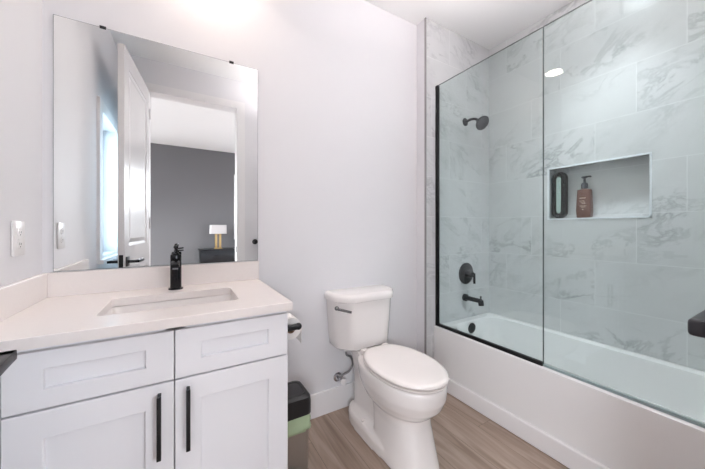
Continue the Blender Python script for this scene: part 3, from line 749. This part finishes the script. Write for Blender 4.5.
# ---------------------------------------------------------------- things in the niche
NZ = NZ0 + 0.010
mx_, my_ = 2.335, -0.622
t = thing('shower_mirror', 'pill-shaped black framed hand mirror standing in the niche', 'mirror', (mx_, my_, NZ))
def pill(hw, z0, z1, x, n=10):
    out = []
    for k in range(n+1): a = PI*k/n; out.append((x, my_ + hw*math.cos(a), z1-hw + hw*math.sin(a)))
    for k in range(n+1): a = PI + PI*k/n; out.append((x, my_ + hw*math.cos(a), z0+hw + hw*math.sin(a)))
    return out
zt = 1.570
bm = bmesh.new(); f0, f1 = mx_-0.016, mx_+0.020
loft(bm, [pill(0.026, NZ+0.023, zt-0.023, f1-0.004), pill(0.026, NZ+0.023, zt-0.023, f0+0.005), pill(0.029, NZ+0.020, zt-0.020, f0+0.001), pill(0.034, NZ+0.015, zt-0.015, f0), pill(0.042, NZ+0.007, zt-0.007, f0+0.002), pill(0.047, NZ+0.001, zt-0.002, f0+0.008), pill(0.048, NZ, zt-0.001, f0+0.014), pill(0.048, NZ, zt-0.001, f1), pill(0.026, NZ+0.023, zt-0.023, f1), pill(0.026, NZ+0.023, zt-0.023, f1-0.004)], cap=False)
loft(bm, [pill(0.027, NZ+0.022, zt-0.022, f1-0.002), pill(0.027, NZ+0.022, zt-0.022, f1-0.008)])
mk('frame', bm, mat('glossy black plastic', (8, 9, 10), 0.12), t)
bm = bmesh.new(); loft(bm, [pill(0.016, NZ+0.036, zt-0.036, f1-0.008), pill(0.016, NZ+0.036, zt-0.036, f0+0.010), pill(0.0145, NZ+0.038, zt-0.038, f0+0.008)]); mk('mirror_glass', bm, mat('tinted mirror', (205, 222, 216), 0.06, metal=1.0), t)
for z in (NZ+0.026, zt-0.026):
    bm = bmesh.new(); turned(bm, (f1-0.008, my_, z), (-1, 0, 0), [(0, 0.010), (0.024, 0.010), (0.030, 0.007)], 18); mk('knob', bm, blackp, t)
bx_, by_ = 2.345, -0.770
t = thing('soap_bottle', 'brown pump bottle standing in the tiled niche', 'bottle', (bx_, by_, NZ))
bm = bmesh.new()
def bl(hx, hy, r, z): return [(*p, z) for p in rrect(bx_-hx, bx_+hx, by_-hy, by_+hy, r, 5)]
loft(bm, [bl(0.024, 0.034, 0.008, NZ), bl(0.027, 0.038, 0.010, NZ+0.006), bl(0.028, 0.042, 0.010, NZ+0.05), bl(0.026, 0.036, 0.010, NZ+0.185), bl(0.024, 0.034, 0.010, NZ+0.190), bl(0.014, 0.014, 0.0139, NZ+0.194), bl(0.013, 0.013, 0.0129, NZ+0.200)])
mk('bottle_body', bm, brown, t)
bm = bmesh.new()
turned(bm, (bx_, by_, NZ+0.198), (0, 0, 1), [(0, 0.019), (0.024, 0.019), (0.036, 0.016), (0.042, 0.007), (0.068, 0.006), (0.069, 0.012), (0.080, 0.012), (0.083, 0.008)], 26)
d_ = Vector((-0.25, -0.97, 0)).normalized(); pc = Vector((bx_, by_, NZ+0.276))
tube(bm, [pc - d_*0.016, pc + d_*0.010, pc + d_*0.034, pc + d_*0.040 + Vector((0, 0, -0.006))], [0.0065, 0.0065, 0.0055, 0.0045], smooth=3)
mk('pump', bm, pump, t)
bm = bmesh.new(); random.seed(2)
xf = lambda z: bx_ - (0.028 - 0.002*max(0, (z-NZ-0.05)/0.135)) - 0.0004
def dashes(z, y0_, y1_, h):
    y = y1_
    while y > y0_:
        w = random.uniform(0.0022, 0.004)
        box(bm, xf(z), xf(z)+0.001, y-w, y, z, z+h*random.uniform(0.75, 1.1)); y -= w + 0.0010
dashes(NZ+0.130, by_-0.014, by_+0.018, 0.006)
for z, a, b in ((NZ+0.112, -0.008, 0.018), (NZ+0.103, -0.010, 0.012), (NZ+0.094, -0.012, 0.006), (NZ+0.078, -0.020, 0.018), (NZ+0.070, -0.014, 0.010)): dashes(z, by_+a, by_+b, 0.0035)
turned(bm, (xf(NZ+0.055)+0.0005, by_, NZ+0.056), (-1, 0, 0), [(0, 0.004), (0.0006, 0.004)], 14)
mk('print', bm, pale, t, smooth=0)

# ---------------------------------------------------------------- bedroom furniture seen in the mirror
t = thing('dresser', 'dark navy dresser against the grey bedroom wall, reflected in the mirror', 'dresser', (0.85, -4.5, 0))
bm = bmesh.new(); box(bm, 0.27, 1.45, -4.72, -4.30, 0.10, 0.745); box(bm, 0.25, 1.47, -4.74, -4.285, 0.745, 0.765, bev=0.003)
for x in (0.31, 1.41):
    for y in (-4.68, -4.34): box(bm, x-0.025, x+0.025, y-0.025, y+0.025, 0, 0.10)
mk('body', bm, navy, t, smooth=0)
for i in range(2):
    for j in range(3):
        x0 = 0.285+i*0.58; z0 = 0.115+j*0.21
        dw = mk('drawer', B(x0, x0+0.57, -4.30, -4.285, z0, z0+0.20, bev=0.003), navy, t)
        bm = bmesh.new(); box(bm, x0+0.22, x0+0.35, -4.285, -4.27, z0+0.095, z0+0.105, bev=0.002); mk('handle', bm, blackm, dw)
lx, ly, lz = 0.585, -4.48, 0.765
t = thing('table_lamp', 'brass table lamp with white shade on the navy dresser, reflected in the mirror', 'lamp', (lx, ly, lz))
bm = bmesh.new(); box(bm, lx-0.07, lx+0.07, ly-0.05, ly+0.05, lz, lz+0.018, bev=0.003)
box(bm, lx-0.055, lx-0.015, ly-0.02, ly+0.02, lz+0.018, lz+0.30, bev=0.003); box(bm, lx+0.015, lx+0.055, ly-0.02, ly+0.02, lz+0.018, lz+0.30, bev=0.003)
turned(bm, (lx, ly, lz+0.28), (0, 0, 1), [(0, 0.03), (0.03, 0.03), (0.032, 0.008), (0.10, 0.008)], 18)
mk('base', bm, gold, t)
bm = bmesh.new(); loft(bm, [[(p[0], p[1], z) for p in rrect(lx-w, lx+w, ly-0.09, ly+0.09, 0.03, 5)] for z, w in ((lz+0.29, 0.148), (lz+0.46, 0.142))]); mk('lamp_shade', bm, shade, t)
